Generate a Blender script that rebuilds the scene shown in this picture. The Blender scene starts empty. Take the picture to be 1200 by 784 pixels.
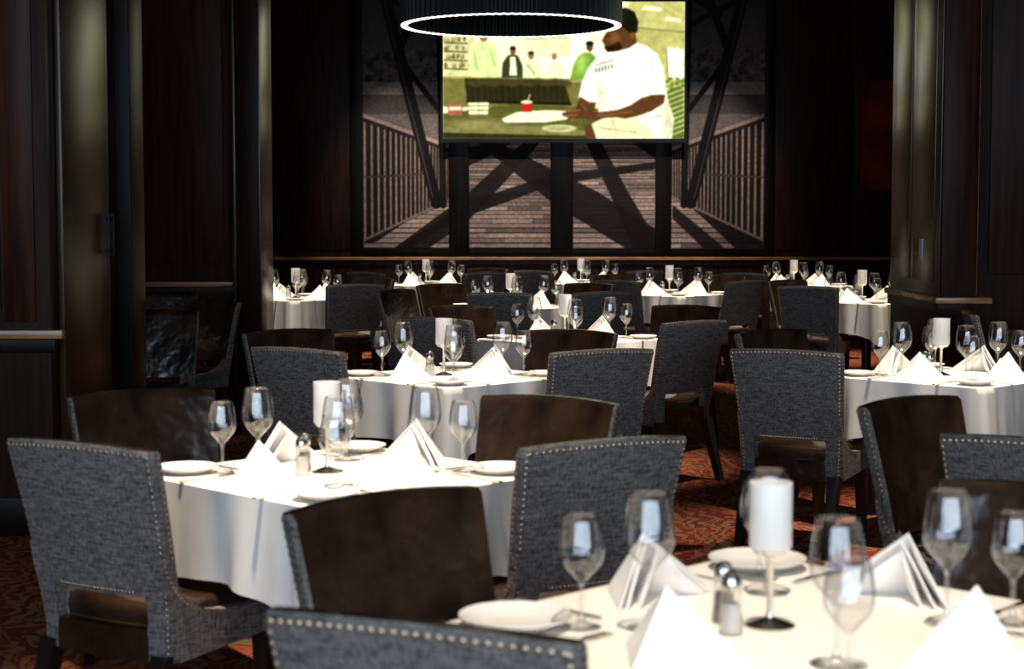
import bpy, bmesh, math, random
import numpy as np
from mathutils import Vector, Matrix
random.seed(4)
scene = bpy.context.scene
COL = scene.collection
scene.view_settings.view_transform = 'Standard'

# ------------------------------------------------------------------ materials
def new_mat(name):
    m = bpy.data.materials.new(name); m.use_nodes = True
    nt = m.node_tree
    return m, nt, nt.nodes['Principled BSDF']

def simple(name, col, rough=.5, metal=0, spec=.5, emis=None, es=0, coat=0):
    m, nt, b = new_mat(name)
    b.inputs['Base Color'].default_value = (*col, 1)
    b.inputs['Roughness'].default_value = rough
    b.inputs['Metallic'].default_value = metal
    b.inputs['Specular IOR Level'].default_value = spec
    b.inputs['Coat Weight'].default_value = coat
    if emis:
        b.inputs['Emission Color'].default_value = (*emis, 1)
        b.inputs['Emission Strength'].default_value = es
    return m

def noisy(name, c1, c2, scale=(1, 1, 1), nscale=5, rough=.5, detail=6, bump=0, bscale=None, spec=.5, lo=.35, hi=.65, coat=0, sheen=0, bdist=.01):
    m, nt, b = new_mat(name)
    tc = nt.nodes.new('ShaderNodeTexCoord'); mp = nt.nodes.new('ShaderNodeMapping')
    mp.inputs['Scale'].default_value = scale
    n = nt.nodes.new('ShaderNodeTexNoise'); n.inputs['Scale'].default_value = nscale; n.inputs['Detail'].default_value = detail
    r = nt.nodes.new('ShaderNodeValToRGB')
    r.color_ramp.elements[0].position = lo; r.color_ramp.elements[1].position = hi
    r.color_ramp.elements[0].color = (*c1, 1); r.color_ramp.elements[1].color = (*c2, 1)
    L = nt.links.new
    L(tc.outputs['Object'], mp.inputs['Vector']); L(mp.outputs[0], n.inputs['Vector'])
    L(n.outputs['Fac'], r.inputs[0]); L(r.outputs[0], b.inputs['Base Color'])
    b.inputs['Roughness'].default_value = rough
    b.inputs['Specular IOR Level'].default_value = spec
    b.inputs['Coat Weight'].default_value = coat
    b.inputs['Sheen Weight'].default_value = sheen
    if bump:
        n2 = nt.nodes.new('ShaderNodeTexNoise'); n2.inputs['Scale'].default_value = bscale or nscale * 4
        L(tc.outputs['Object'], n2.inputs['Vector'])
        bp = nt.nodes.new('ShaderNodeBump'); bp.inputs['Strength'].default_value = bump; bp.inputs['Distance'].default_value = bdist
        L(n2.outputs['Fac'], bp.inputs['Height']); L(bp.outputs[0], b.inputs['Normal'])
    return m

M_wood = noisy('dark_walnut', (.010, .0038, .0022), (.028, .0115, .006), (9, 9, .5), 3, .34, spec=.07)
M_wood2 = noisy('mahogany_panel', (.019, .006, .0035), (.050, .018, .009), (7, 7, .4), 3, .34, spec=.09)
M_glossy = noisy('lacquered_panel', (.018, .011, .005), (.042, .024, .010), (7, 7, .4), 3, .26, spec=.36)
M_black = noisy('ebonised_wood', (.003, .0025, .002), (.008, .005, .004), (9, 9, .5), 3, .35, spec=.08)
M_trim = noisy('rail_wood', (.24, .11, .045), (.45, .23, .10), (1, 6, 6), 4, .25)
M_leather = noisy('brown_leather', (.010, .0055, .0035), (.040, .020, .011), (1, 1, 1), 7, .23, bump=.55, bscale=9, spec=.7, bdist=.02)
M_linen = noisy('table_linen', (.82, .77, .71), (.86, .82, .76), (1, 1, 1), 4, .85, bump=.15, bscale=6, spec=.2)
M_napkin = noisy('napkin_linen', (.88, .86, .84), (.91, .89, .87), (1, 1, 1), 12, .85, bump=.1, bscale=40, spec=.2)
M_china = simple('white_china', (.82, .79, .74), .18)
M_steel = simple('polished_steel', (.72, .70, .66), .22, 1)
M_stud = simple('antique_brass', (.52, .40, .26), .35, 1)
M_leg = simple('espresso_leg', (.012, .007, .005), .35)
M_candle = simple('frosted_shade', (.80, .78, .75), .5, emis=(1, .93, .85), es=.04)
M_salt = simple('salt', (.75, .73, .7), .7)
M_pepper = simple('pepper', (.08, .06, .05), .7)
M_shade = simple('pendant_fabric', (.010, .014, .014), .6, spec=.2)
M_led = simple('pendant_led', (1, 1, 1), .5, emis=(1, .95, .86), es=1.8)
M_ceil = simple('dark_ceiling', (.02, .018, .016), .8)
M_switch = simple('switch_plate', (.5, .5, .48), .4)
M_blackmetal = simple('black_metal', (.004, .004, .004), .4, spec=.2)
M_red = noisy('red_painting', (.05, .003, .005), (.20, .012, .010), (1, 1, 1), 2.2, .5, spec=.1)

def tweed():
    m, nt, b = new_mat('grey_tweed'); L = nt.links.new
    tc = nt.nodes.new('ShaderNodeTexCoord')
    mp = nt.nodes.new('ShaderNodeMapping'); mp.inputs['Scale'].default_value = (240, 240, 30)
    n = nt.nodes.new('ShaderNodeTexNoise'); n.inputs['Scale'].default_value = 1; n.inputs['Detail'].default_value = 2
    mp2 = nt.nodes.new('ShaderNodeMapping'); mp2.inputs['Scale'].default_value = (24, 24, 240)
    n2 = nt.nodes.new('ShaderNodeTexNoise'); n2.inputs['Scale'].default_value = 1; n2.inputs['Detail'].default_value = 2
    mx = nt.nodes.new('ShaderNodeMath'); mx.operation = 'ADD'
    r = nt.nodes.new('ShaderNodeValToRGB')
    r.color_ramp.elements[0].position = .38; r.color_ramp.elements[1].position = .64
    r.color_ramp.elements[0].color = (.046, .043, .041, 1); r.color_ramp.elements[1].color = (.225, .207, .19, 1)
    h = nt.nodes.new('ShaderNodeMath'); h.operation = 'MULTIPLY'; h.inputs[1].default_value = .5
    L(tc.outputs['Object'], mp.inputs[0]); L(mp.outputs[0], n.inputs['Vector'])
    L(tc.outputs['Object'], mp2.inputs[0]); L(mp2.outputs[0], n2.inputs['Vector'])
    L(n.outputs['Fac'], mx.inputs[0]); L(n2.outputs['Fac'], mx.inputs[1]); L(mx.outputs[0], h.inputs[0])
    L(h.outputs[0], r.inputs[0]); L(r.outputs[0], b.inputs['Base Color'])
    b.inputs['Roughness'].default_value = .85
    b.inputs['Specular IOR Level'].default_value = .2
    bp = nt.nodes.new('ShaderNodeBump'); bp.inputs['Strength'].default_value = .3; bp.inputs['Distance'].default_value = .003
    L(h.outputs[0], bp.inputs['Height']); L(bp.outputs[0], b.inputs['Normal'])
    return m
M_tweed = tweed()

def carpet():
    m, nt, b = new_mat('patterned_carpet'); L = nt.links.new
    tc = nt.nodes.new('ShaderNodeTexCoord')
    n = nt.nodes.new('ShaderNodeTexNoise'); n.inputs['Scale'].default_value = 3.2; n.inputs['Detail'].default_value = 3
    mixv = nt.nodes.new('ShaderNodeMixRGB'); mixv.inputs[0].default_value = .35
    v = nt.nodes.new('ShaderNodeTexVoronoi'); v.inputs['Scale'].default_value = 10
    w = nt.nodes.new('ShaderNodeTexWave'); w.inputs['Scale'].default_value = 6; w.inputs['Distortion'].default_value = 9
    L(tc.outputs['Object'], n.inputs['Vector']); L(tc.outputs['Object'], mixv.inputs[1]); L(n.outputs['Color'], mixv.inputs[2])
    L(mixv.outputs[0], v.inputs['Vector']); L(mixv.outputs[0], w.inputs['Vector'])
    r = nt.nodes.new('ShaderNodeValToRGB'); r.color_ramp.interpolation = 'CONSTANT'
    e = r.color_ramp.elements
    e[0].position = 0; e[0].color = (.30, .085, .035, 1)
    e[1].position = .22; e[1].color = (.21, .03, .022, 1)
    for p, c in ((.42, (.06, .04, .03)), (.55, (.38, .10, .04)), (.72, (.20, .15, .07)), (.85, (.24, .035, .03))):
        x = e.new(p); x.color = (*c, 1)
    mm = nt.nodes.new('ShaderNodeMixRGB'); mm.inputs[0].default_value = .5
    L(v.outputs['Distance'], mm.inputs[1]); L(w.outputs['Fac'], mm.inputs[2])
    L(mm.outputs[0], r.inputs[0]); L(r.outputs[0], b.inputs['Base Color'])
    b.inputs['Roughness'].default_value = .95
    b.inputs['Specular IOR Level'].default_value = .1
    return m
M_carpet = carpet()

def glassmat():
    m = bpy.data.materials.new('clear_glass'); m.use_nodes = True
    nt = m.node_tree; nt.nodes.clear(); L = nt.links.new
    o = nt.nodes.new('ShaderNodeOutputMaterial')
    t = nt.nodes.new('ShaderNodeBsdfTransparent'); g = nt.nodes.new('ShaderNodeBsdfGlossy')
    g.inputs['Roughness'].default_value = .04
    lw = nt.nodes.new('ShaderNodeLayerWeight'); lw.inputs['Blend'].default_value = .5
    r = nt.nodes.new('ShaderNodeValToRGB')
    r.color_ramp.elements[0].color = (.97, .975, .98, 1); r.color_ramp.elements[1].color = (.26, .27, .29, 1)
    r.color_ramp.elements[0].position = .48
    pw = nt.nodes.new('ShaderNodeMath'); pw.operation = 'POWER'; pw.inputs[1].default_value = 3
    ma = nt.nodes.new('ShaderNodeMath'); ma.operation = 'MULTIPLY_ADD'; ma.inputs[1].default_value = .75; ma.inputs[2].default_value = .17
    mx = nt.nodes.new('ShaderNodeMixShader')
    L(lw.outputs['Facing'], r.inputs[0]); L(r.outputs[0], t.inputs['Color'])
    L(lw.outputs['Facing'], pw.inputs[0]); L(pw.outputs[0], ma.inputs[0])
    L(ma.outputs[0], mx.inputs[0]); L(t.outputs[0], mx.inputs[1]); L(g.outputs[0], mx.inputs[2]); L(mx.outputs[0], o.inputs[0])
    return m
M_glass = glassmat()

def attrmat(name, emission, st=1.0):
    m, nt, b = new_mat(name)
    a = nt.nodes.new('ShaderNodeVertexColor'); a.layer_name = 'Col'
    if emission:
        b.inputs['Base Color'].default_value = (0, 0, 0, 1)
        nt.links.new(a.outputs[0], b.inputs['Emission Color']); b.inputs['Emission Strength'].default_value = st
        b.inputs['Roughness'].default_value = .6
        b.inputs['Specular IOR Level'].default_value = .05
    else:
        nt.links.new(a.outputs[0], b.inputs['Base Color']); b.inputs['Roughness'].default_value = .6
        b.inputs['Specular IOR Level'].default_value = .1
    return m

# ------------------------------------------------------------------ mesh helpers
def link(ob, parent=None):
    COL.objects.link(ob)
    if parent: ob.parent = parent
    return ob

def obj(name, me, loc=(0, 0, 0), rz=0, parent=None):
    o = bpy.data.objects.new(name, me); o.location = loc; o.rotation_euler = (0, 0, rz)
    return link(o, parent)

def empty(name, loc=(0, 0, 0), rz=0):
    o = bpy.data.objects.new(name, None); o.location = loc; o.rotation_euler = (0, 0, rz); o.empty_display_size = .1
    return link(o)

def bm_box(bm, x0, x1, y0, y1, z0, z1, mi=0, bev=0, seg=2):
    vs = [bm.verts.new((x, y, z)) for z in (z0, z1) for y in (y0, y1) for x in (x0, x1)]
    F = [(0, 2, 3, 1), (4, 5, 7, 6), (0, 1, 5, 4), (2, 6, 7, 3), (0, 4, 6, 2), (1, 3, 7, 5)]
    fs = [bm.faces.new([vs[i] for i in f]) for f in F]
    for f in fs: f.material_index = mi
    if bev:
        es = list({e for f in fs for e in f.edges})
        r = bmesh.ops.bevel(bm, geom=es, offset=bev, segments=seg, affect='EDGES', profile=.6)
        for f in r['faces']: f.material_index = mi
    return fs

def finish(bm, name, mats, smooth=True, ang=35):
    bmesh.ops.recalc_face_normals(bm, faces=bm.faces)
    me = bpy.data.meshes.new(name); bm.to_mesh(me); bm.free()
    for m in mats: me.materials.append(m)
    if smooth:
        me.polygons.foreach_set('use_smooth', [True] * len(me.polygons))
        try: me.set_sharp_from_angle(angle=math.radians(ang))
        except Exception: pass
    return me

def boxes(name, lst, mats, loc=(0, 0, 0), rz=0, parent=None, bev=0):
    bm = bmesh.new()
    for b in lst:
        bm_box(bm, *b[:6], mi=(b[6] if len(b) > 6 else 0), bev=bev)
    return obj(name, finish(bm, name, mats), loc, rz, parent)

def bm_lathe(bm, prof, n=32, mi=0, cx=0, cy=0, close=False):
    rings = []
    for r, z in prof:
        if r < 1e-5: rings.append([bm.verts.new((cx, cy, z))])
        else: rings.append([bm.verts.new((cx + r * math.cos(2 * math.pi * i / n), cy + r * math.sin(2 * math.pi * i / n), z)) for i in range(n)])
    for a, b in zip(rings, rings[1:]):
        for i in range(n):
            j = (i + 1) % n
            if len(a) == 1 and len(b) == 1: continue
            if len(a) == 1: f = bm.faces.new((a[0], b[i], b[j]))
            elif len(b) == 1: f = bm.faces.new((a[i], a[j], b[0]))
            else: f = bm.faces.new((a[i], a[j], b[j], b[i]))
            f.material_index = mi

def bm_prism(bm, pts, axis, a, b, mi=0):
    def mk(p, t):
        if axis == 'x': return (t, p[0], p[1])
        if axis == 'y': return (p[0], t, p[1])
        return (p[0], p[1], t)
    A = [bm.verts.new(mk(p, a)) for p in pts]; B = [bm.verts.new(mk(p, b)) for p in pts]
    fs = [bm.faces.new(A), bm.faces.new(B[::-1])]
    n = len(pts)
    for i in range(n):
        fs.append(bm.faces.new((A[i], A[(i + 1) % n], B[(i + 1) % n], B[i])))
    for f in fs: f.material_index = mi
    return fs

# ------------------------------------------------------------------ dining chair
def back_pt(u, z, front=False):
    k = max(0, (z - .42) / .48)
    w = .228 + .030 * k
    y = -.215 - .105 * k ** 1.25 - .028 * (1 - u * u)
    if front: y += .050
    ztop = z + (.012 * (1 - u * u) if z > .88 else 0)
    return (u * w, y, ztop)

def make_chair():
    bm = bmesh.new()
    us = [-1, -.97, -.88, -.72, -.55, -.35, -.12, .12, .35, .55, .72, .88, .97, 1]
    zs = [.33, .36, .39, .415, .435, .465, .492, .505, .56, .63, .70, .77, .83, .87, .888, .90]
    hole = lambda i, j: (3 <= i <= 9) and (3 <= j <= 6)
    V = {}
    for s in (0, 1):
        for i, u in enumerate(us):
            for j, z in enumerate(zs):
                p = list(back_pt(u, z, bool(s)))
                ed = max(abs(u), 0)
                if ed == 1: p[1] += (.010 if s == 0 else -.010)
                if j == len(zs) - 1: p[1] += (.010 if s == 0 else -.010); p[2] += .0
                if j in (3, 7) and i in (3, 10): p[0] *= .97
                V[s, i, j] = bm.verts.new(p)
    nu, nz = len(us) - 1, len(zs) - 1
    for i in range(nu):
        for j in range(nz):
            if hole(i, j): continue
            f = bm.faces.new((V[0, i, j], V[0, i + 1, j], V[0, i + 1, j + 1], V[0, i, j + 1])); f.material_index = 1 if (j < 3 and 3 <= i <= 9) else 0
            f = bm.faces.new((V[1, i, j], V[1, i, j + 1], V[1, i + 1, j + 1], V[1, i + 1, j]))
            f.material_index = 1 if 1 <= i < nu - 1 else 0
    def solid(i, j): return 0 <= i < nu and 0 <= j < nz and not hole(i, j)
    for i in range(nu + 1):
        for j in range(nz):
            if solid(i - 1, j) != solid(i, j):
                f = bm.faces.new((V[0, i, j], V[0, i, j + 1], V[1, i, j + 1], V[1, i, j])); f.material_index = 0
    for i in range(nu):
        for j in range(nz + 1):
            if solid(i, j - 1) != solid(i, j):
                f = bm.faces.new((V[0, i, j], V[0, i + 1, j], V[1, i + 1, j], V[1, i, j])); f.material_index = 1 if (j == nz or j == 3) else 0
    for v in [v for v in bm.verts if not v.link_faces]: bm.verts.remove(v)
    arc = []
    P0, P1, P2 = (-.240, .62), (-.195, .462), (-.02, .440)
    for k in range(11):
        t = k / 10
        arc.append(((1 - t) ** 2 * P0[0] + 2 * t * (1 - t) * P1[0] + t * t * P2[0], (1 - t) ** 2 * P0[1] + 2 * t * (1 - t) * P1[1] + t * t * P2[1]))
    poly = arc + [(.10, .432), (.215, .425), (.225, .345), (-.19, .33), (-.205, .40), (-.222, .48), (-.245, .56), (-.256, .62)]
    for sx in (-1, 1):
        bm_prism(bm, poly, 'x', sx * .194, sx * .236, 0)
    bm_box(bm, -.200, .200, -.19, .262, .37, .470, 1, .028, 3)
    bm_box(bm, -.195, .195, -.18, .225, .32, .39, 1, .006, 1)
    for sx in (-1, 1):
        for (y0, y1, yb0, yb1, z1) in ((.17, .222, .185, .218, .35), (-.235, -.18, -.335, -.30, .35)):
            xs = sorted((sx * .175, sx * .228)); xb = sorted((sx * .185, sx * .22))
            T = [bm.verts.new(p) for p in ((xs[0], y0, z1), (xs[1], y0, z1), (xs[1], y1, z1), (xs[0], y1, z1))]
            B = [bm.verts.new(p) for p in ((xb[0], yb0, 0), (xb[1], yb0, 0), (xb[1], yb1, 0), (xb[0], yb1, 0))]
            fs = [bm.faces.new(T), bm.faces.new(B)]
            for k in range(4): fs.append(bm.faces.new((T[k], T[(k + 1) % 4], B[(k + 1) % 4], B[k])))
            for f in fs: f.material_index = 2
    def stud(p, ax):
        r, h = .0056, .004
        p = Vector(p); ax = Vector(ax).normalized()
        a = ax.orthogonal().normalized(); b = ax.cross(a)
        ring = [bm.verts.new(p + (a * math.cos(k * math.pi / 3) + b * math.sin(k * math.pi / 3)) * r) for k in range(6)]
        top = bm.verts.new(p + ax * h)
        for k in range(6):
            f = bm.faces.new((ring[k], ring[(k + 1) % 6], top)); f.material_index = 3
    z = .34
    while z < .885:
        for u in (-1, 1):
            x, y, zz = back_pt(u * .955, z); stud((x, y, z), (0, -1, 0))
            x, y, zz = back_pt(u, z, True)
            if z > .60: stud((x, y - .020, z), (u, 0, 0))
        z += .017
    for k in range(27):
        u = -.93 + 1.86 * k / 26
        x, y, zz = back_pt(u, .887); stud((x, y - .001, .885 + .012 * (1 - u * u)), (0, -1, 0))
    for k in range(1, 24):
        u = -.60 + 1.2 * k / 24
        x, y, zz = back_pt(u, .516); stud((x, y - .001, .516), (0, -1, 0))
    for sx in (-1, 1):
        for k in range(0, 19):
            t = k / 18
            py = (1 - t) ** 2 * P0[0] + 2 * t * (1 - t) * P1[0] + t * t * P2[0]; pz = (1 - t) ** 2 * P0[1] + 2 * t * (1 - t) * P1[1] + t * t * P2[1]
            stud((sx * .236, py - .008, pz - .010), (sx, 0, 0))
    return finish(bm, 'dining_chair_mesh', [M_tweed, M_leather, M_leg, M_stud], ang=40)
CHAIR = make_chair()

def chair(xt, yt, adeg):
    """xt, yt: centre of the back's top edge; adeg: facing direction measured from +Y towards +X"""
    a = math.radians(adeg)
    o = obj('dining_chair', CHAIR, (xt + .33 * math.sin(a), yt + .33 * math.cos(a), 0), -a)
    return o

# ------------------------------------------------------------------ table
A = .40
def make_cloth():
    bm = bmesh.new()
    per = []
    n = 44
    for k in range(4):
        ang = k * math.pi / 2
        for i in range(n):
            s = -1 + 2 * (i + .5) / n
            p = Vector((A, s * A)); nrm = Vector((1, 0))
            c = abs(s) ** 6
            d = Vector((1, s * c * .95)).normalized() if abs(s) > .5 else nrm
            ca, sa = math.cos(ang), math.sin(ang)
            R = lambda v: Vector((v.x * ca - v.y * sa, v.x * sa + v.y * ca))
            per.append((R(p), R(d), abs(s), k * n + i))
    rows = []
    inner = [bm.verts.new((p.x * .96, p.y * .96, .757)) for p, d, s, i in per]
    rows.append(inner)
    rows.append([bm.verts.new((p.x * .992, p.y * .992, .7565)) for p, d, s, i in per])
    J = 12
    for j in range(J + 1):
        v = j / J
        row = []
        for p, d, s, i in per:
            D = .25 + .10 * s ** 3
            c = s ** 5
            th = i / (4 * n) * 2 * math.pi
            rip = .016 * math.sin(th * 9 + 1.3) + .010 * math.sin(th * 17 + .4)
            off = .005 + v * (.010 + .070 * c + rip * (1 - c) * .9 + .008)
            fold = -.036 * v * math.exp(-((s - .74) / .065) ** 2)
            q = p + d * (off + fold)
            row.append(bm.verts.new((q.x, q.y, .7535 - v * D)))
        rows.append(row)
    N = len(per)
    for a, b in zip(rows, rows[1:]):
        for i in range(N):
            bm.faces.new((a[i], a[(i + 1) % N], b[(i + 1) % N], b[i]))
    bm.faces.new(inner)
    return finish(bm, 'cloth_mesh', [M_linen], ang=60)
CLOTH = make_cloth()

def make_table():
    bm = bmesh.new()
    bm_box(bm, -.385, .385, -.385, .385, .715, .750, 0, .004, 1)
    bm_lathe(bm, [(0, .715), (.10, .715), (.10, .70), (.04, .68), (.04, .10), (.07, .07), (.07, .04), (0, .04)], 24)
    bm_box(bm, -.28, .28, -.035, .035, 0, .05, 0, .01, 1)
    bm_box(bm, -.035, .035, -.28, .28, 0, .05, 0, .01, 1)
    return finish(bm, 'table_mesh', [M_leg])
TABLE = make_table()

def make_glass(H, R, name):
    bm = bmesh.new()
    zb = H * .44
    prof = [(R * .86, .001), (R * .88, .0025), (R * .5, .005), (.008, .012), (.0046, .03), (.0044, zb * .8), (.0065, zb * .94), (.012, zb)]
    n = 12
    hb = H - zb
    for k in range(1, n + 1):
        t = k / n
        if t < .42: r = R * math.sin(math.pi / 2 * (t / .42)) ** .62
        else: r = R * (1 - .24 * ((t - .42) / .58) ** 1.7)
        prof.append((max(r, .013), zb + hb * t))
    prof.append((prof[-1][0] - .0016, H + .001)); prof.append((prof[-1][0] - .0010, H - .001))
    bm_lathe(bm, prof, 32)
    return finish(bm, name, [M_glass], ang=70)
GL_BIG = make_glass(.245, .046, 'wine_glass_mesh')
GL_SM = make_glass(.205, .041, 'water_goblet_mesh')

def make_plate(R=.082):
    bm = bmesh.new()
    bm_lathe(bm, [(0, .004), (R * .55, .004), (R * .62, .006), (R * .95, .016), (R, .019), (R, .0165), (R * .62, .001), (R * .5, 0), (0, 0)], 40)
    return finish(bm, 'plate_mesh', [M_china], ang=50)
PLATE = make_plate()

def make_napkin(seed):
    rnd = random.Random(seed)
    bm = bmesh.new()
    def shell(Ap, F, Lp, Rp, sag):
        N = 8
        for (P, Q) in ((F, Lp), (Rp, F)):
            grid = {}
            for i in range(N + 1):
                t = i / N
                for j in range(N + 1):
                    s = j / N
                    base = Vector(P).lerp(Vector(Q), s)
                    p = Vector(Ap).lerp(base, t)
                    bul = math.sin(math.pi * t) * math.sin(math.pi * s) * sag
                    p += Vector((0, 1, 0)) * bul + Vector((0, 0, -.25 * bul))
                    grid[i, j] = bm.verts.new(p)
            for i in range(N):
                for j in range(N):
                    bm.faces.new((grid[i, j], grid[i + 1, j], grid[i + 1, j + 1], grid[i, j + 1]))
    ax = rnd.uniform(-.02, .02); h = rnd.uniform(.116, .128)
    w = .136
    shell((ax, -.005, h), (ax * .5, -.108, .002), (-w, .044, .002), (w, .044, .002), .010)
    shell((ax + .006, .010, h - .012), (.004, -.082, .002), (-w * .86, .054, .002), (w * .90, .050, .002), -.006)
    shell((ax - .008, .026, h - .030), (0, -.04, .002), (-w * .66, .062, .002), (w * .72, .060, .002), .012)
    bmesh.ops.remove_doubles(bm, verts=bm.verts, dist=.0004)
    bmesh.ops.recalc_face_normals(bm, faces=bm.faces)
    bmesh.ops.solidify(bm, geom=bm.faces[:], thickness=.003)
    return finish(bm, 'napkin_mesh', [M_napkin], ang=30)
NAPKINS = [make_napkin(i) for i in range(4)]

def make_fork():
    bm = bmesh.new()
    pts = [(-.009, -.10), (.009, -.10), (.010, -.06), (.004, -.02), (.004, .02), (.012, .04), (.012, .05), (-.012, .05), (-.012, .04), (-.004, .02), (-.004, -.02), (-.010, -.06)]
    bm_prism(bm, pts, 'z', 0.001, .004)
    for k in range(4):
        x = -.0105 + k * .007
        bm_box(bm, x - .0015, x + .0015, .049, .095, .001, .004)
    return finish(bm, 'fork_mesh', [M_steel])
def make_knife():
    bm = bmesh.new()
    pts = [(-.008, -.11), (.008, -.11), (.008, -.02), (.006, 0), (.011, .02), (.011, .08), (.002, .11), (-.006, .10), (-.006, 0), (-.008, -.02)]
    bm_prism(bm, pts, 'z', 0.001, .005)
    return finish(bm, 'knife_mesh', [M_steel])
FORK, KNIFE = make_fork(), make_knife()

def make_candle():
    bm = bmesh.new()
    bm_lathe(bm, [(0, 0), (.046, 0), (.046, .004), (.030, .010), (.008, .018), (.006, .03), (.006, .12), (.010, .128), (.030, .134), (.034, .142), (0, .142)], 32, 0)
    bm_lathe(bm, [(0, .143), (.036, .143), (.038, .148), (.038, .262), (.035, .262), (.034, .150), (0, .150)], 32, 1)
    return finish(bm, 'candle_lamp_mesh', [M_steel, M_candle], ang=40)
CANDLE = make_candle()
def make_shaker(m):
    bm = bmesh.new()
    bm_lathe(bm, [(0, .002), (.018, .002), (.019, .01), (.015, .055), (0, .055)], 20, 2)
    bm_lathe(bm, [(0, 0), (.021, 0), (.022, .01), (.0165, .075), (.0165, .08)], 20, 0)
    bm_lathe(bm, [(.0175, .078), (.0185, .085), (.0175, .100), (.010, .110), (0, .112)], 20, 1)
    return finish(bm, 'shaker_mesh', [M_glass, M_steel, m], ang=40)
SALT, PEPPER = make_shaker(M_salt), make_shaker(M_pepper)

def aim(lo, tgt):
    d = Vector(tgt) - Vector(lo.location)
    lo.rotation_euler = d.to_track_quat('-Z', 'Y').to_euler()

def spot(name, loc, tgt, e, col, size, blend=.6, rad=.07):
    ld = bpy.data.lights.new(name, 'SPOT'); ld.energy = e; ld.color = col
    ld.spot_size = math.radians(size); ld.spot_blend = blend; ld.shadow_soft_size = rad
    lo = bpy.data.objects.new(name, ld); lo.location = loc; COL.objects.link(lo); aim(lo, tgt)
    return lo

def table(x, y, rot=45, scale=1.0, light=1.0, psc=1.0, lx0=-.1):
    r = math.radians(rot)
    e = empty('dining_table', (x, y, 0), r); e.scale = (scale, scale, 1)
    obj('pedestal_and_top', TABLE, parent=e)
    obj('tablecloth', CLOTH, parent=e)
    ZT = .7575
    def put(name, me, lx, ly, rz=0, sc=1):
        lx *= scale; ly *= scale
        X = x + lx * math.cos(r) - ly * math.sin(r); Y = y + lx * math.sin(r) + ly * math.cos(r)
        o = obj(name, me, (X, Y, ZT), r + rz)
        if sc != 1: o.scale = (sc, sc, sc)
        return o
    j = lambda a=.005: random.uniform(-a, a)
    for k in range(4):
        a = k * math.pi / 2
        d = (math.cos(a), math.sin(a)); rt = (-d[1], d[0])
        P = lambda o, s: (d[0] * o + rt[0] * s, d[1] * o + rt[1] * s)
        put('folded_napkin', random.choice(NAPKINS), *P(.284 + j(), j()), a + math.pi / 2 + j(.06))
        put('bread_plate', PLATE, *P(.300, -.300), 0, psc)
        put('wine_glass', GL_BIG, *P(.150 + j(.003), .168 + j(.003)))
        put('water_goblet', GL_SM, *P(.222, .238), 0)
        put('fork', FORK, *P(.315, -.168), a + math.pi / 2)
        put('knife', KNIFE, *P(.325, .178), a + math.pi / 2)
    put('candle_lamp', CANDLE, -.03, .03)
    put('salt_shaker', SALT, -.105, .045)
    put('pepper_shaker', PEPPER, -.055, .098)
    spot('downlight', (x + lx0, y - .55, 4.42), (x, y + .02, .75), 1300 * light, (1, .86, .68), 35, 1.0)

TABLES = [(.515, 3.03, 45, 1.2, .55, 1.25), (-.485, 4.86, 45, 1.06, 1.15, 1.1), (-.27, 7.8, 45, 1, .95), (2.01, 7.8, 45, 1, .95), (2.20, 5.0, 45, 1, .8),
          (.356, 10.13, 45, 1, 1.2, 1, 1.45), (-1.86, 15.0, 45, 1), (-.86, 17.9, 45, 1), (.03, 13.7, 45, 1), (1.50, 15.8, 45, 1),
          (3.02, 14.5, 45, 1), (2.95, 17.6, 45, 1), (.78, 18.3, 45, 1), (3.6, 9.9, 45, 1), (-3.15, 11.3, 45, 1, .5)]
for T in TABLES: table(*T)

for c in [(-1.14, 4.38, 31), (.26, 4.43, -30), (-1.26, 5.72, 145), (.14, 5.5, -147),
          (-.29, 3.58, 137), (-.15, 2.43, 24), (1.19, 3.68, -140), (1.30, 2.25, -40),
          (1.25, 5.46, 138), (1.36, 4.45, 35),
          (-.97, 7.5, 32), (-1.167, 8.7, 142), (.41, 7.40, -27), (.32, 8.66, -150),
          (1.18, 7.4, 28), (1.295, 8.7, 140), (2.72, 8.62, -140), (2.82, 7.1, -45),
          (1.03, 9.4, -42), (-.45, 9.65, 38), (1.15, 11.0, -145), (-.35, 11.0, 142),
          (-.10, 12.75, 12), (.70, 12.9, -32), (-.62, 14.4, 140), (.68, 14.5, -140),
          (-1.30, 14.3, -25), (-1.25, 15.75, -140), (-2.5, 15.75, 140), (-.94, 13.3, 120),
          (-1.5, 17.2, 40), (-.25, 17.2, -35), (-.24, 18.6, -145),
          (.90, 15.1, 42), (2.1, 15.1, -42), (2.05, 16.5, -145), (.92, 16.5, 140),
          (2.40, 13.9, 25), (2.42, 15.2, 140), (2.3, 17.0, 40), (.2, 17.7, 40), (1.4, 17.7, -40),
          (2.75, 10.35, 100), (-2.18, 10.45, 172), (-2.03, 11.7, -145), (-2.62, 12.75, 160)]:
    chair(*c)

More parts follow.
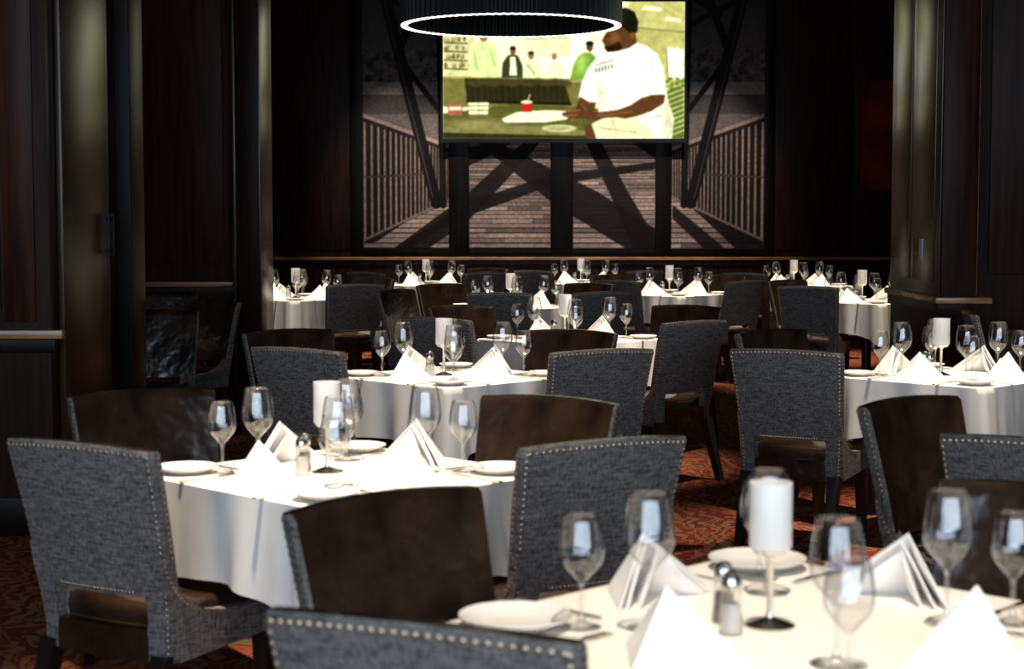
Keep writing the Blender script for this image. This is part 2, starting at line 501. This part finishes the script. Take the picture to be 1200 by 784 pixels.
# ------------------------------------------------------------------ room shell
RH = 4.5
boxes('floor', [(-6.2, 6.4, -3.2, 21.3, -.1, 0)], [M_carpet])
boxes('ceiling', [(-6.2, 6.4, -3.2, 21.3, RH, RH + .1)], [M_ceil])
boxes('wall_left', [(-6.2, -6, -3.2, 21.3, 0, RH)], [M_wood])
boxes('wall_right', [(6.2, 6.4, -3.2, 21.3, 0, RH)], [M_wood])
YB = 21.10
boxes('wall_back', [(-6, 6.2, YB, YB + .2, 0, RH)], [M_wood])
boxes('trim_1', [(-6, 6.2, YB - .05, YB, .925, .965), (-6, 6.2, YB - .03, YB, .86, .925, 1)], [M_trim, M_wood], bev=.006)
boxes('baseboard_back', [(-6, 6.2, YB - .03, YB, 0, .16)], [M_black], bev=.004)
pl = []
for xa, xb in ((-5.6, -4.2), (-4.1, -3.1), (-3.02, -1.95), (3.2, 4.15), (4.2, 5.4)):
    pl += [(xa, xb, YB - .02, YB, 1.05, 4.4)]
boxes('trim_2', pl, [M_wood], bev=.006)

# ---------------------------- paintings as vertex colour grids
def s2l(c): return np.where(c <= .04045, c / 12.92, ((c + .055) / 1.055) ** 2.4)
class Canvas:
    def __init__(s, x0, x1, y0, y1, step=1.0):
        s.nx = int((x1 - x0) / step) + 1; s.ny = int((y1 - y0) / step) + 1
        s.x0, s.x1, s.y0, s.y1 = x0, x1, y0, y1
        s.X, s.Y = np.meshgrid(np.linspace(x0, x1, s.nx), np.linspace(y0, y1, s.ny))
        s.C = np.zeros((s.ny, s.nx, 3))
    def put(s, mask, col, a=1.0):
        m = (np.clip(mask, 0, 1) * a)[..., None]
        s.C = s.C * (1 - m) + np.array(col, float) * m
    def poly(s, pts, col, a=1.0):
        s.put(s.pm(pts), col, a)
    def pm(s, pts):
        acc = np.zeros_like(s.X)
        for ox, oy in ((-.25, -.25), (.25, -.25), (-.25, .25), (.25, .25)):
            X, Y = s.X + ox, s.Y + oy
            ins = np.zeros(X.shape, bool); n = len(pts); jx = n - 1
            for i in range(n):
                xi, yi = pts[i]; xj, yj = pts[jx]
                if yi != yj:
                    c = ((yi > Y) != (yj > Y)) & (X < (xj - xi) * (Y - yi) / (yj - yi) + xi)
                    ins ^= c
                jx = i
            acc += ins
        return acc / 4
    def ell(s, cx, cy, rx, ry, col, a=1.0, soft=.15):
        d = np.sqrt(((s.X - cx) / rx) ** 2 + ((s.Y - cy) / ry) ** 2)
        s.put((1 - d) / soft + .5, col, a)
    def glow(s, mask, cx, cy, rx, ry, col, a):
        d2 = ((s.X - cx) / rx) ** 2 + ((s.Y - cy) / ry) ** 2
        s.put(np.exp(-d2) * mask, col, a)
    def line(s, x0, y0, x1, y1, w, col, a=1.0):
        dx, dy = x1 - x0, y1 - y0; L = math.hypot(dx, dy)
        t = np.clip(((s.X - x0) * dx + (s.Y - y0) * dy) / L ** 2, 0, 1)
        d = np.hypot(s.X - x0 - t * dx, s.Y - y0 - t * dy)
        s.put(w / 2 - d + .5, col, a)
    def noise(s, amp, seed=1, sm=1):
        r = np.random.RandomState(seed).randn(s.ny, s.nx)
        for _ in range(sm): r = (r + np.roll(r, 1, 0) + np.roll(r, 1, 1) + np.roll(r, -1, 0) + np.roll(r, -1, 1)) / 5
        r /= r.std()
        s.C = np.clip(s.C * (1 + amp * r[..., None]), 0, 1)
    def blur(s, k=1):
        for _ in range(k):
            P = np.pad(s.C, ((1, 1), (1, 1), (0, 0)), 'edge')
            s.C = (P[1:-1, 1:-1] * 2 + P[:-2, 1:-1] + P[2:, 1:-1] + P[1:-1, :-2] + P[1:-1, 2:]) / 6
    def mesh(s, name, mat, fx, fz, yw, parent=None, region=None):
        if region:
            xa, xb, ya, yb = region
            ix = np.where((s.X[0] >= xa) & (s.X[0] <= xb))[0]; iy = np.where((s.Y[:, 0] >= ya) & (s.Y[:, 0] <= yb))[0]
            X, Y, C = s.X[np.ix_(iy, ix)], s.Y[np.ix_(iy, ix)], s.C[np.ix_(iy, ix)]
        else: X, Y, C = s.X, s.Y, s.C
        ny, nx = X.shape
        co = np.stack([fx(X), np.full_like(X, yw), fz(Y)], -1).reshape(-1, 3)
        idx = np.arange(nx * ny).reshape(ny, nx)
        q = np.stack([idx[1:, :-1], idx[1:, 1:], idx[:-1, 1:], idx[:-1, :-1]], -1).reshape(-1, 4)
        me = bpy.data.meshes.new(name)
        me.vertices.add(len(co)); me.vertices.foreach_set('co', co.ravel())
        me.loops.add(q.size); me.loops.foreach_set('vertex_index', q.ravel().astype(np.int32))
        me.polygons.add(len(q)); me.polygons.foreach_set('loop_start', (np.arange(len(q)) * 4).astype(np.int32))
        me.update(); me.validate()
        ca = me.color_attributes.new('Col', 'FLOAT_COLOR', 'POINT')
        col = np.ones((len(co), 4)); col[:, :3] = s2l(np.clip(C, 0, 1)).reshape(-1, 3)
        ca.data.foreach_set('color', col.ravel().astype(np.float32))
        me.materials.append(mat)
        return obj(name, me, parent=parent)

# ---- bridge mural (picture units: 427..893 across, -30..292 down)
c = Canvas(427, 893, -30, 292, .8)
X, Y = c.X, c.Y
sky = np.clip((110 - Y) / 140, 0, 1)
c.C[:] = (.42 - .26 * sky)[..., None]
rs = np.random.RandomState(5)
for _ in range(420):
    side = rs.rand() < .5
    tx = rs.uniform(425, 520) if side else rs.uniform(800, 895)
    ty = rs.uniform(62, 102); g = rs.uniform(.12, .48)
    c.ell(tx, ty, rs.uniform(2, 5), rs.uniform(1.5, 4), (g, g, g), .7, .6)
c.put((Y > 98) * (Y < 112) * 1.0, (.55, .55, .55), .8); c.put((Y > 112) * (Y < 135) * 1.0, (.30, .30, .30))
VX, VY = 657, 120
deck = c.pm([(427, 300), (427, 278), (540, 180), (560, 150), (770, 150), (790, 180), (893, 272), (893, 300)])
c.put(deck, (.50, .46, .45))
yy = 160.0; k = 0
while yy < 296:
    h = max(1.6, (yy - 118) * .038)
    x = 420 + rs.uniform(-30, 0)
    while x < 900:
        w = rs.uniform(25, 90); g = rs.uniform(.40, .80)
        c.put(deck * (Y >= yy) * (Y < yy + h * .86) * (X >= x) * (X < x + w), (g, g * .94, g * .90), .8)
        x += w
    c.put(deck * (Y >= yy + h * .80) * (Y < yy + h), (.14, .12, .12), .8)
    yy += h
sh_ = (.085, .07, .07)
for a in ([(560, 168), (585, 168), (700, 225), (767, 268), (767, 292), (735, 292), (650, 240)],
          [(612, 168), (632, 168), (590, 215), (545, 262), (500, 292), (460, 292), (545, 230)],
          [(686, 168), (704, 168), (735, 225), (767, 278), (767, 292), (742, 292), (716, 232)],
          [(550, 236), (645, 205), (767, 190), (767, 198), (648, 217), (556, 250)],
          [(550, 172), (600, 168), (560, 190), (550, 194)], [(740, 168), (767, 168), (767, 186)],
          [(787, 205), (820, 225), (893, 275), (893, 292), (862, 292), (787, 222)], [(787, 240), (850, 292), (825, 292), (787, 256)],
          [(527, 212), (527, 226), (440, 284), (427, 284)], [(527, 250), (527, 262), (480, 292), (462, 292)]):
    c.put(c.pm(a) * deck, sh_, .9)
for side in (0, 1):
    f = (lambda x: x) if side == 0 else (lambda x: 1320 - x)
    def top(x): return 133 + (x - 427) * .36
    def bot(x): return 283 - (x - 427) * .47
    c.poly([(f(427), top(427)), (f(535), top(535)), (f(535), bot(535)), (f(427), bot(427))], (.12, .10, .10))
    x = 427.0; st = 8.2
    while x < 533:
        g = rs.uniform(.66, .84)
        c.line(f(x + 2), top(x) + 10, f(x + 2), bot(x) - 3, st * .34, (g, g * .92, g * .88), .85)
        x += st; st *= .94
        st = max(st, 3.0)
    c.line(f(427), top(427) + 3, f(535), top(535) + 3, 5, (.62, .57, .55))
    c.line(f(427), top(427) + 9, f(535), top(535) + 8, 2.5, (.14, .12, .12))
    c.line(f(427), (top(427) + bot(427)) / 2, f(535), (top(535) + bot(535)) / 2, 2.2, (.30, .27, .26))
    c.line(f(427), bot(427) - 2, f(535), bot(535) - 2, 3, (.5, .46, .44))
    dk = (.06, .057, .06)
    c.line(f(446), -30, f(512), 238, 13, dk); c.line(f(444), -30, f(508), 232, 1.6, (.35, .33, .33), .7)
    c.line(f(505), -30, f(470), 60, 9, dk); c.line(f(480), 20, f(540), -20, 8, dk)
    c.line(f(516), 0, f(520), 240, 8, dk); c.line(f(470), 70, f(530), 150, 6, dk)
    c.line(f(452), 0, f(530), 40, 6, dk)
c.noise(.08, 3, 1); c.blur(1)
c.C *= np.array([1.0, .94, .90]) * .90
fx = lambda x: (x - 600) * .010575
fz = lambda y: 4.135 - .01055 * y
mural = empty('bridge_mural')
mm = attrmat('mural_print', False)
for i, (xa, xb, ya, yb) in enumerate(((427, 527, -30, 290), (550, 645, 165, 290), (671, 767, 165, 291), (785, 893, -30, 292))):
    c.mesh('print_%d' % (i + 1), mm, fx, fz, YB - .032, mural, (xa, xb, ya, yb))
fr = []
for a, b in ((412, 427), (527, 550), (645, 671), (767, 785), (893, 905)):
    fr.append((fx(a), fx(b), YB - .06, YB, fz(298), fz(-30)))
fr.append((fx(412), fx(905), YB - .058, YB, fz(298), fz(291)))
fr.append((fx(527), fx(785), YB - .056, YB - .001, fz(166), fz(-30)))
boxes('mural_frame', fr, [M_black], parent=mural, bev=.004)
for x in (-1.4, -.55, .55, 1.45, 2.4):  # added fill spots, put in only to brighten the mural
    spot('mural_fill_added', (x * .95, 18.9, 4.42), (x, YB, 1.8), 400, (1, .87, .78), 38, .8, .05)

# ---- projected picture (520..800, 5..163)
s = Canvas(520, 800, 5, 163, .7)
X, Y = s.X, s.Y
one = np.ones_like(X)
s.C[:] = (.93, .93, .72)
s.glow(one, 560, 20, 60, 20, (1, 1, .86), .8); s.glow(one, 660, 60, 50, 30, (1, 1, .88), .8)
s.put(np.clip((X - 732) / 6, 0, 1), (.66, .64, .36))
s.glow(one, 785, 90, 18, 50, (.78, .78, .48), .8)
s.poly([(735, 5), (800, 5), (800, 40), (735, 34)], (.72, .71, .43)); s.poly([(752, 10), (775, 12), (772, 16), (750, 14)], (.97, .97, .8))
s.line(735, 34, 800, 40, 1.5, (.5, .48, .27)); s.line(760, 5, 800, 28, 1, (.6, .58, .35)); s.poly([(778, 22), (796, 25), (794, 29), (777, 26)], (.93, .93, .74))
s.poly([(520, 42), (556, 42), (556, 92), (520, 92)], (.80, .80, .56))
for yy in (52, 62, 72, 82): s.line(522, yy, 548, yy + 1, 1.6, (.28, .27, .14))
rs = np.random.RandomState(3)
for _ in range(60):
    x_, y_ = rs.uniform(522, 547), rs.choice((51, 61, 71, 81)) - rs.uniform(1, 4); g = rs.uniform(.2, .8)
    s.ell(x_, y_, rs.uniform(.8, 2.2), rs.uniform(1.5, 3.5), (g, g * .92, g * .6), .8)
for x_ in (560, 640, 650, 664): s.line(x_, 14, x_, 50, .8, (.8, .8, .6), .6)
s.poly([(615, 48), (668, 46), (668, 68), (615, 68)], (.86, .86, .66)); s.line(615, 48, 668, 46, 1.4, (.6, .6, .42))
s.poly([(555, 93), (551, 76), (553, 62), (559, 52), (568, 48), (577, 52), (583, 66), (586, 93)], (.80, .86, .58)); s.ell(567, 45, 5, 6, (.52, .42, .26)); s.ell(567, 41, 5, 3.4, (.25, .2, .12)); s.line(575, 60, 580, 80, 3.5, (.66, .74, .44), .8); s.line(556, 62, 560, 84, 2, (.6, .68, .42), .7)
s.poly([(588, 93), (589, 76), (595, 67), (601, 65), (607, 67), (612, 78), (613, 93)], (.22, .24, .14)); s.ell(601, 61.5, 3.4, 4.6, (.45, .34, .2)); s.ell(601, 58.5, 3.5, 2.4, (.12, .1, .06)); s.poly([(598, 68), (604, 68), (606, 90), (597, 90)], (.9, .92, .76))
s.poly([(612, 93), (614, 78), (620, 71), (626, 71), (633, 78), (636, 93)], (.84, .88, .66)); s.ell(622, 67, 3.3, 4.4, (.50, .40, .26)); s.ell(622, 64, 3.4, 2.2, (.2, .16, .1)); s.line(618, 78, 626, 88, 2, (.55, .6, .4), .8)
s.poly([(640, 93), (641, 78), (646, 72), (652, 72), (658, 80), (660, 93)], (.88, .9, .7)); s.ell(649, 68, 3, 4, (.55, .44, .3))
s.poly([(667, 96), (671, 78), (676, 68), (684, 63), (692, 64), (700, 72), (704, 96)], (.42, .58, .22)); s.glow(s.pm([(667, 96), (671, 78), (676, 68), (684, 63), (692, 64), (700, 72), (704, 96)]), 680, 76, 7, 12, (.7, .82, .4), .7)
s.ell(690, 57, 4, 5.4, (.34, .25, .14)); s.ell(690, 53, 4.6, 2.8, (.1, .1, .06))
s.poly([(520, 91), (672, 94), (690, 100), (690, 128), (520, 126)], (.44, .42, .22))
s.line(520, 92, 690, 97, 2, (.66, .64, .4), .8)
s.poly([(545, 93), (660, 95), (668, 122), (548, 120)], (.16, .15, .07))
for xx in range(550, 666, 7):
    s.ell(xx + 2, 97 + (xx % 3), 5, 4, (.27, .25, .13), .8, .6); s.line(xx, 102, xx + 1, 120, 1.2, (.24, .22, .11), .6)
s.line(548, 120, 668, 123, 2.4, (.07, .06, .03))
s.poly([(520, 134), (600, 123), (700, 128), (700, 163), (520, 163)], (.34, .33, .15))
s.glow(s.pm([(520, 134), (600, 123), (700, 128), (700, 163), (520, 163)]), 560, 146, 40, 6, (.62, .6, .38), .8)
for _ in range(120):
    x_, y_ = rs.uniform(520, 690), rs.uniform(134, 160); g = rs.uniform(.2, .6)
    s.line(x_, y_, x_ + rs.uniform(4, 16), y_ + rs.uniform(-.4, .6), .9, (g, g * .98, g * .58), .5)
s.poly([(520, 150), (640, 147), (700, 156), (700, 163), (520, 163)], (.52, .52, .31), .7)
s.poly([(520, 156), (700, 160), (700, 163), (520, 163)], (.18, .18, .09))
s.poly([(588, 140), (606, 132), (640, 130), (676, 131), (682, 138), (660, 141), (640, 144), (592, 144)], (.95, .95, .78)); s.line(594, 140, 672, 135, 1, (.7, .7, .5), .7)
s.poly([(525, 123), (543, 123), (542, 136), (526, 136)], (.60, .36, .28)); s.poly([(527, 126), (541, 126), (541, 130), (527, 130)], (.92, .86, .7))
s.poly([(549, 121), (573, 121), (572, 135), (550, 135)], (.90, .90, .70)); s.line(550, 125, 572, 125, 1.2, (.45, .45, .3)); s.line(550, 130, 572, 130, 1.2, (.45, .45, .3)); s.line(561, 121, 561, 135, 1, (.5, .5, .34), .7)
s.poly([(610, 120), (624, 120), (622, 132), (612, 132)], (.70, .16, .10)); s.line(618, 119, 621, 112, 1.2, (.9, .9, .8)); s.ell(617, 120.5, 7, 2, (.93, .88, .74))
s.ell(655, 151, 20, 4.5, (.74, .74, .52)); s.ell(655, 151, 13, 2.5, (.6, .6, .4))
s.poly([(779, 58), (799, 60), (799, 95), (781, 93)], (.98, .99, .9)); s.line(780, 76, 799, 78, 1, (.7, .72, .5)); s.line(779, 58, 781, 93, 1.4, (.5, .48, .28))
for _ in range(40):
    x_, y_ = rs.uniform(778, 799), rs.uniform(92, 108); g = rs.uniform(.3, .7)
    s.ell(x_, y_, 2, 1.6, (g * .85, g, g * .4), .8)
s.poly([(776, 112), (786, 104), (799, 104), (800, 163), (784, 163), (788, 140)], (.34, .40, .16))
for k in range(9): s.line(777, 114 + 6 * k, 800, 105 + 6 * k, 1.8, (.82, .86, .58), .8)
skin = (.34, .22, .12); sk2 = (.52, .36, .20); tee = (.98, .98, .90); sh = (.74, .73, .56)
s.poly([(707, 45), (711, 36), (728, 32), (742, 36), (745, 56), (732, 64), (718, 64), (709, 60), (706, 53)], skin)
s.poly([(704, 50), (708, 42), (711, 52), (707, 54)], skin)
s.poly([(706, 57), (715, 55), (724, 50), (728, 58), (720, 65), (711, 64)], (.13, .09, .05))
s.line(708, 45, 713, 44, 1.3, (.08, .05, .03)); s.glow(s.pm([(707, 45), (728, 32), (745, 56), (718, 64)]), 719, 47, 6, 6, sk2, .7)
s.poly([(710, 36), (712, 20), (720, 13), (732, 12), (742, 17), (746, 28), (745, 40), (736, 41), (728, 34)], (.10, .10, .06)); s.glow(s.pm([(712, 34), (713, 18), (722, 12), (736, 12), (744, 20)]), 722, 19, 6, 5, (.3, .3, .2), .7)
s.poly([(699, 38), (711, 30), (730, 31), (722, 37)], (.06, .06, .035))
s.ell(739, 44, 2.4, 4.4, (.44, .30, .17))
tp = [(711, 63), (722, 62), (736, 58), (745, 52), (757, 57), (768, 65), (774, 78), (777, 96), (781, 118), (788, 140), (786, 163), (705, 163), (699, 142), (702, 120), (690, 122), (677, 116), (681, 98), (688, 82), (697, 70)]
tm = s.pm(tp); s.put(tm, tee)
s.glow(tm, 782, 140, 10, 30, sh, .8); s.glow(tm, 704, 112, 5, 14, sh, .7); s.glow(tm, 720, 134, 26, 6, sh, .55)
for (x0, y0, x1, y1, w_) in ((748, 100, 752, 126, 3), (716, 108, 740, 122, 2.2), (706, 126, 728, 112, 2), (760, 70, 768, 96, 2), (695, 88, 703, 112, 2), (724, 66, 744, 60, 1.6), (730, 142, 776, 136, 2.5), (740, 130, 782, 124, 1.6)):
    s.line(x0, y0, x1, y1, w_, sh, .6)
for k in range(6): s.line(697 + 3.6 * k, 82 - .9 * k, 698 + 3.6 * k, 86 - .9 * k, 1.5, (.2, .2, .13))
s.line(696, 78, 718, 72, 1.4, (.3, .3, .2), .8)
s.poly([(679, 114), (690, 121), (698, 121), (695, 131), (686, 138), (672, 140), (660, 137), (657, 134), (666, 131), (674, 128)], skin)
s.poly([(750, 116), (762, 112), (778, 112), (776, 122), (762, 131), (745, 137), (724, 141), (706, 142), (690, 142), (680, 138), (684, 133), (704, 132), (722, 130), (738, 124)], skin)
s.line(700, 136, 740, 132, 2.4, sk2, .7); s.line(680, 122, 686, 130, 2, sk2, .7)
for k, (dx, L) in enumerate(((0, 15), (1, 18), (2, 17), (4, 13), (6, 9))): s.line(678 - dx, 130.5 + 2.4 * k, 678 - L, 131 + 2.9 * k, 2.0, skin if k % 2 else sk2)
s.poly([(690, 147), (706, 139), (722, 138), (745, 142), (760, 150), (766, 163), (694, 163)], (.88, .86, .66)); s.line(700, 150, 745, 156, 1.4, (.62, .6, .42)); s.line(716, 142, 724, 160, 1.2, (.66, .64, .45))
s.poly([(684, 148), (692, 145), (698, 163), (686, 163)], skin)
s.blur(3); s.noise(.03, 11, 20); s.noise(.012, 12, 4); s.blur(1)
s.C = np.clip((s.C - .03) * 1.14, 0, 1)
screen = empty('projection_screen')
sfx = lambda x: (x - 600) * .01048
sfz = lambda y: 4.11 - .01045 * y
s.mesh('screen_picture', attrmat('projected_picture', True, 1.25), sfx, sfz, 20.90, screen)
xa, xb, za, zb = sfx(520), sfx(800), sfz(163), sfz(5)
boxes('screen_border', [(xa - .03, xb + .03, 20.905, 20.93, za - .03, zb + .03), (xa - .03, xb + .03, 20.88, 20.905, za - .05, za), (xa - .03, xa, 20.885, 20.905, za, zb), (xb, xb + .03, 20.885, 20.905, za, zb),
                        (xa - .1, xb + .1, 20.85, 21.02, zb + .03, zb + .2), (xa + .1, xa + .16, 20.93, 21.02, zb - .1, zb + .1), (xb - .16, xb - .1, 20.93, 21.02, zb - .1, zb + .1)], [M_blackmetal], parent=screen)

rp = empty('red_painting')
boxes('canvas', [(4.28, 5.25, YB - .05, YB - .021, 1.80, 3.12)], [M_red], parent=rp)

# ---------------------------- left pier (thick wall with door leaf on its side)
XP = -2.135
boxes('wall_left_pier', [(-6, XP, 7.88, 9.25, 0, RH)], [M_wood])
boxes('trim_3', [(-6, XP + .07, 7.81, 7.885, .925, .965), (-6, XP + .03, 7.845, 7.88, .86, .925, 1)], [M_trim, M_black], bev=.006)
boxes('baseboard_left_pier', [(-6, XP + .02, 7.86, 7.88, 0, .18)], [M_black], bev=.004)
boxes('trim_4', [(-6, -2.36, 7.862, 7.88, 1.05, 4.4), (-2.345, -2.20, 7.868, 7.88, 1.0, 4.45)], [M_wood2], bev=.005)
d1 = empty('door_1')
boxes('leaf', [(XP + .001, XP + .03, 8.02, 8.95, .02, 4.3)], [M_glossy], parent=d1, bev=.006)
boxes('pull_handles', [(XP + .05, XP + .065, 8.78, 8.80, 1.28, 1.50), (XP + .03, XP + .06, 8.78, 8.80, 1.30, 1.315), (XP + .03, XP + .06, 8.78, 8.80, 1.465, 1.48),
                       (XP + .05, XP + .065, 8.88, 8.90, 1.28, 1.50), (XP + .03, XP + .06, 8.88, 8.90, 1.30, 1.315), (XP + .03, XP + .06, 8.88, 8.90, 1.465, 1.48)], [M_blackmetal], parent=d1)
boxes('column_black', [(XP - .25, XP + .075, 9.25, 9.6, 0, RH)], [M_black], bev=.012)

boxes('wall_left_recess', [(-6, -2.16, 13.45, 13.75, 0, RH)], [M_wood2])
boxes('trim_5', [(-6, -2.16, 13.39, 13.45, .925, .965), (-6, -2.16, 13.42, 13.45, .86, .925, 1)], [M_trim, M_wood2], bev=.006)
boxes('trim_6', [(-2.93, -2.27, 13.43, 13.45, 1.10, 4.35), (-3.9, -3.05, 13.43, 13.45, 1.10, 4.35), (-2.93, -2.27, 13.43, 13.45, .2, .82)], [M_wood2], bev=.006)
boxes('column_left', [(-2.16, -1.965, 13.30, 14.0, 0, RH, 1), (-2.175, -1.95, 13.28, 14.02, 0, .2, 1), (-2.175, -2.145, 13.285, 13.31, .2, RH, 0), (-1.975, -1.955, 13.31, 13.98, .2, 4.45, 0)], [M_glossy, M_wood], bev=.008)
boxes('wall_left_rear', [(-3.6, -3.4, 13.75, 21.1, 0, RH)], [M_wood])

boxes('column_right', [(2.74, 2.97, 10.9, 12.35, 0, RH)], [M_wood], bev=.012)
boxes('trim_7', [(2.70, 3.06, 10.86, 12.38, .925, .965), (2.72, 3.0, 10.88, 12.36, .85, .925, 1), (2.72, 3.0, 10.88, 12.36, 0, .18, 1)], [M_trim, M_wood], bev=.006)
boxes('trim_8', [(2.725, 2.745, 11.05, 11.62, 1.05, 4.4), (2.725, 2.745, 11.72, 12.25, 1.05, 4.4), (2.732, 2.742, 10.92, 12.33, .97, 4.48)], [M_glossy], bev=.004)
boxes('wall_right_partition', [(2.97, 6.2, 11.2, 11.5, 0, RH)], [M_wood])
boxes('trim_9', [(3.02, 3.045, 11.17, 11.2, .0, 4.5)], [M_trim], bev=.005)
boxes('trim_10', [(3.12, 4.1, 11.18, 11.2, 1.1, 4.4), (4.2, 5.4, 11.18, 11.2, 1.1, 4.4)], [M_wood], bev=.005)
boxes('light_switch', [(2.715, 2.726, 11.32, 11.40, 1.19, 1.33)], [M_switch], bev=.003)

# window wall behind the photographer
wl = [(-6, 6.2, -3.2, -3.0, 0, .5), (-6, 6.2, -3.2, -3.0, 4.3, RH)]
wx = [-5.4, -3.1, -.8, 1.5, 3.8]
prev = -6
for x in wx:
    wl.append((prev, x, -3.2, -3.0, .5, 4.3)); prev = x + 1.9
wl.append((prev, 6.2, -3.2, -3.0, .5, 4.3))
boxes('wall_front', wl, [M_wood])
for i, x in enumerate(wx):
    w = empty('window_%d' % (i + 1))
    boxes('frame', [(x, x + .05, -3.15, -3.05, .5, 4.3), (x + 1.85, x + 1.9, -3.15, -3.05, .5, 4.3), (x, x + 1.9, -3.15, -3.05, .5, .55), (x, x + 1.9, -3.15, -3.05, 4.25, 4.3),
                    (x + .93, x + .97, -3.14, -3.06, .5, 4.3), (x, x + 1.9, -3.14, -3.06, 2.9, 2.94)], [M_black], parent=w)
    ld = bpy.data.lights.new('daylight', 'AREA'); ld.shape = 'RECTANGLE'; ld.size = 1.85; ld.size_y = 3.75; ld.energy = 145; ld.color = (.66, .82, 1)
    lo = bpy.data.objects.new('daylight', ld); lo.location = (x + .95, -3.3, 2.4); lo.rotation_euler = (math.radians(90), 0, 0); COL.objects.link(lo)

# ---------------------------- pendant drum
pend = empty('drum_pendant', (-.005, 10.1, 2.59))
bm = bmesh.new()
R, n = .640, 360
def ring(rad, amp, z, ph=0):
    return [bm.verts.new(((rad + amp * (1 if (i // 2) % 2 else -1)) * math.cos(2 * math.pi * i / n), (rad + amp * (1 if (i // 2) % 2 else -1)) * math.sin(2 * math.pi * i / n), z)) for i in range(n)]
rr = [ring(R - .03, .010, .008), ring(R - .03, .010, .50), ring(R, .010, .50), ring(R, .010, .008)]
for a, b in zip(rr, rr[1:] + rr[:1]):
    for i in range(n): bm.faces.new((a[i], a[(i + 1) % n], b[(i + 1) % n], b[i]))
obj('pleated_drum', finish(bm, 'pleated_drum', [M_shade], ang=30), parent=pend)
bm = bmesh.new()
bm_lathe(bm, [(0, .42), (R - .035, .42), (R - .035, .46), (0, .46)], 64)
obj('top_disc', finish(bm, 'top_disc', [M_shade]), parent=pend)
bm = bmesh.new()
rr = [ring(R - .024, .009, .007), ring(R - .004, .009, .007), ring(R - .004, .009, 0), ring(R - .024, .009, 0)]
for a, b in zip(rr, rr[1:] + rr[:1]):
    for i in range(n): bm.faces.new((a[i], a[(i + 1) % n], b[(i + 1) % n], b[i]))
obj('led_ring', finish(bm, 'led_ring', [M_led]), parent=pend)
bm = bmesh.new()
bm_lathe(bm, [(0, .46), (.01, .46), (.01, 1.88), (.07, 1.88), (.07, 1.905), (0, 1.905)], 16)
obj('rod_and_canopy', finish(bm, 'rod', [M_blackmetal]), parent=pend)

# ------------------------------------------------------------------ world + camera
w = bpy.data.worlds.new('World'); scene.world = w; w.use_nodes = True
w.node_tree.nodes['Background'].inputs[0].default_value = (.5, .6, .8, 1)
w.node_tree.nodes['Background'].inputs[1].default_value = .05
cd = bpy.data.cameras.new('Camera'); cam = bpy.data.objects.new('Camera', cd); COL.objects.link(cam)
cam.location = (0, 0, 1.5); cam.rotation_euler = (math.radians(90 - 4.06), 0, 0)
cd.sensor_width = 36; cd.lens = 60
cd.dof.use_dof = True; cd.dof.focus_distance = 10.5; cd.dof.aperture_fstop = 5.0
scene.camera = cam
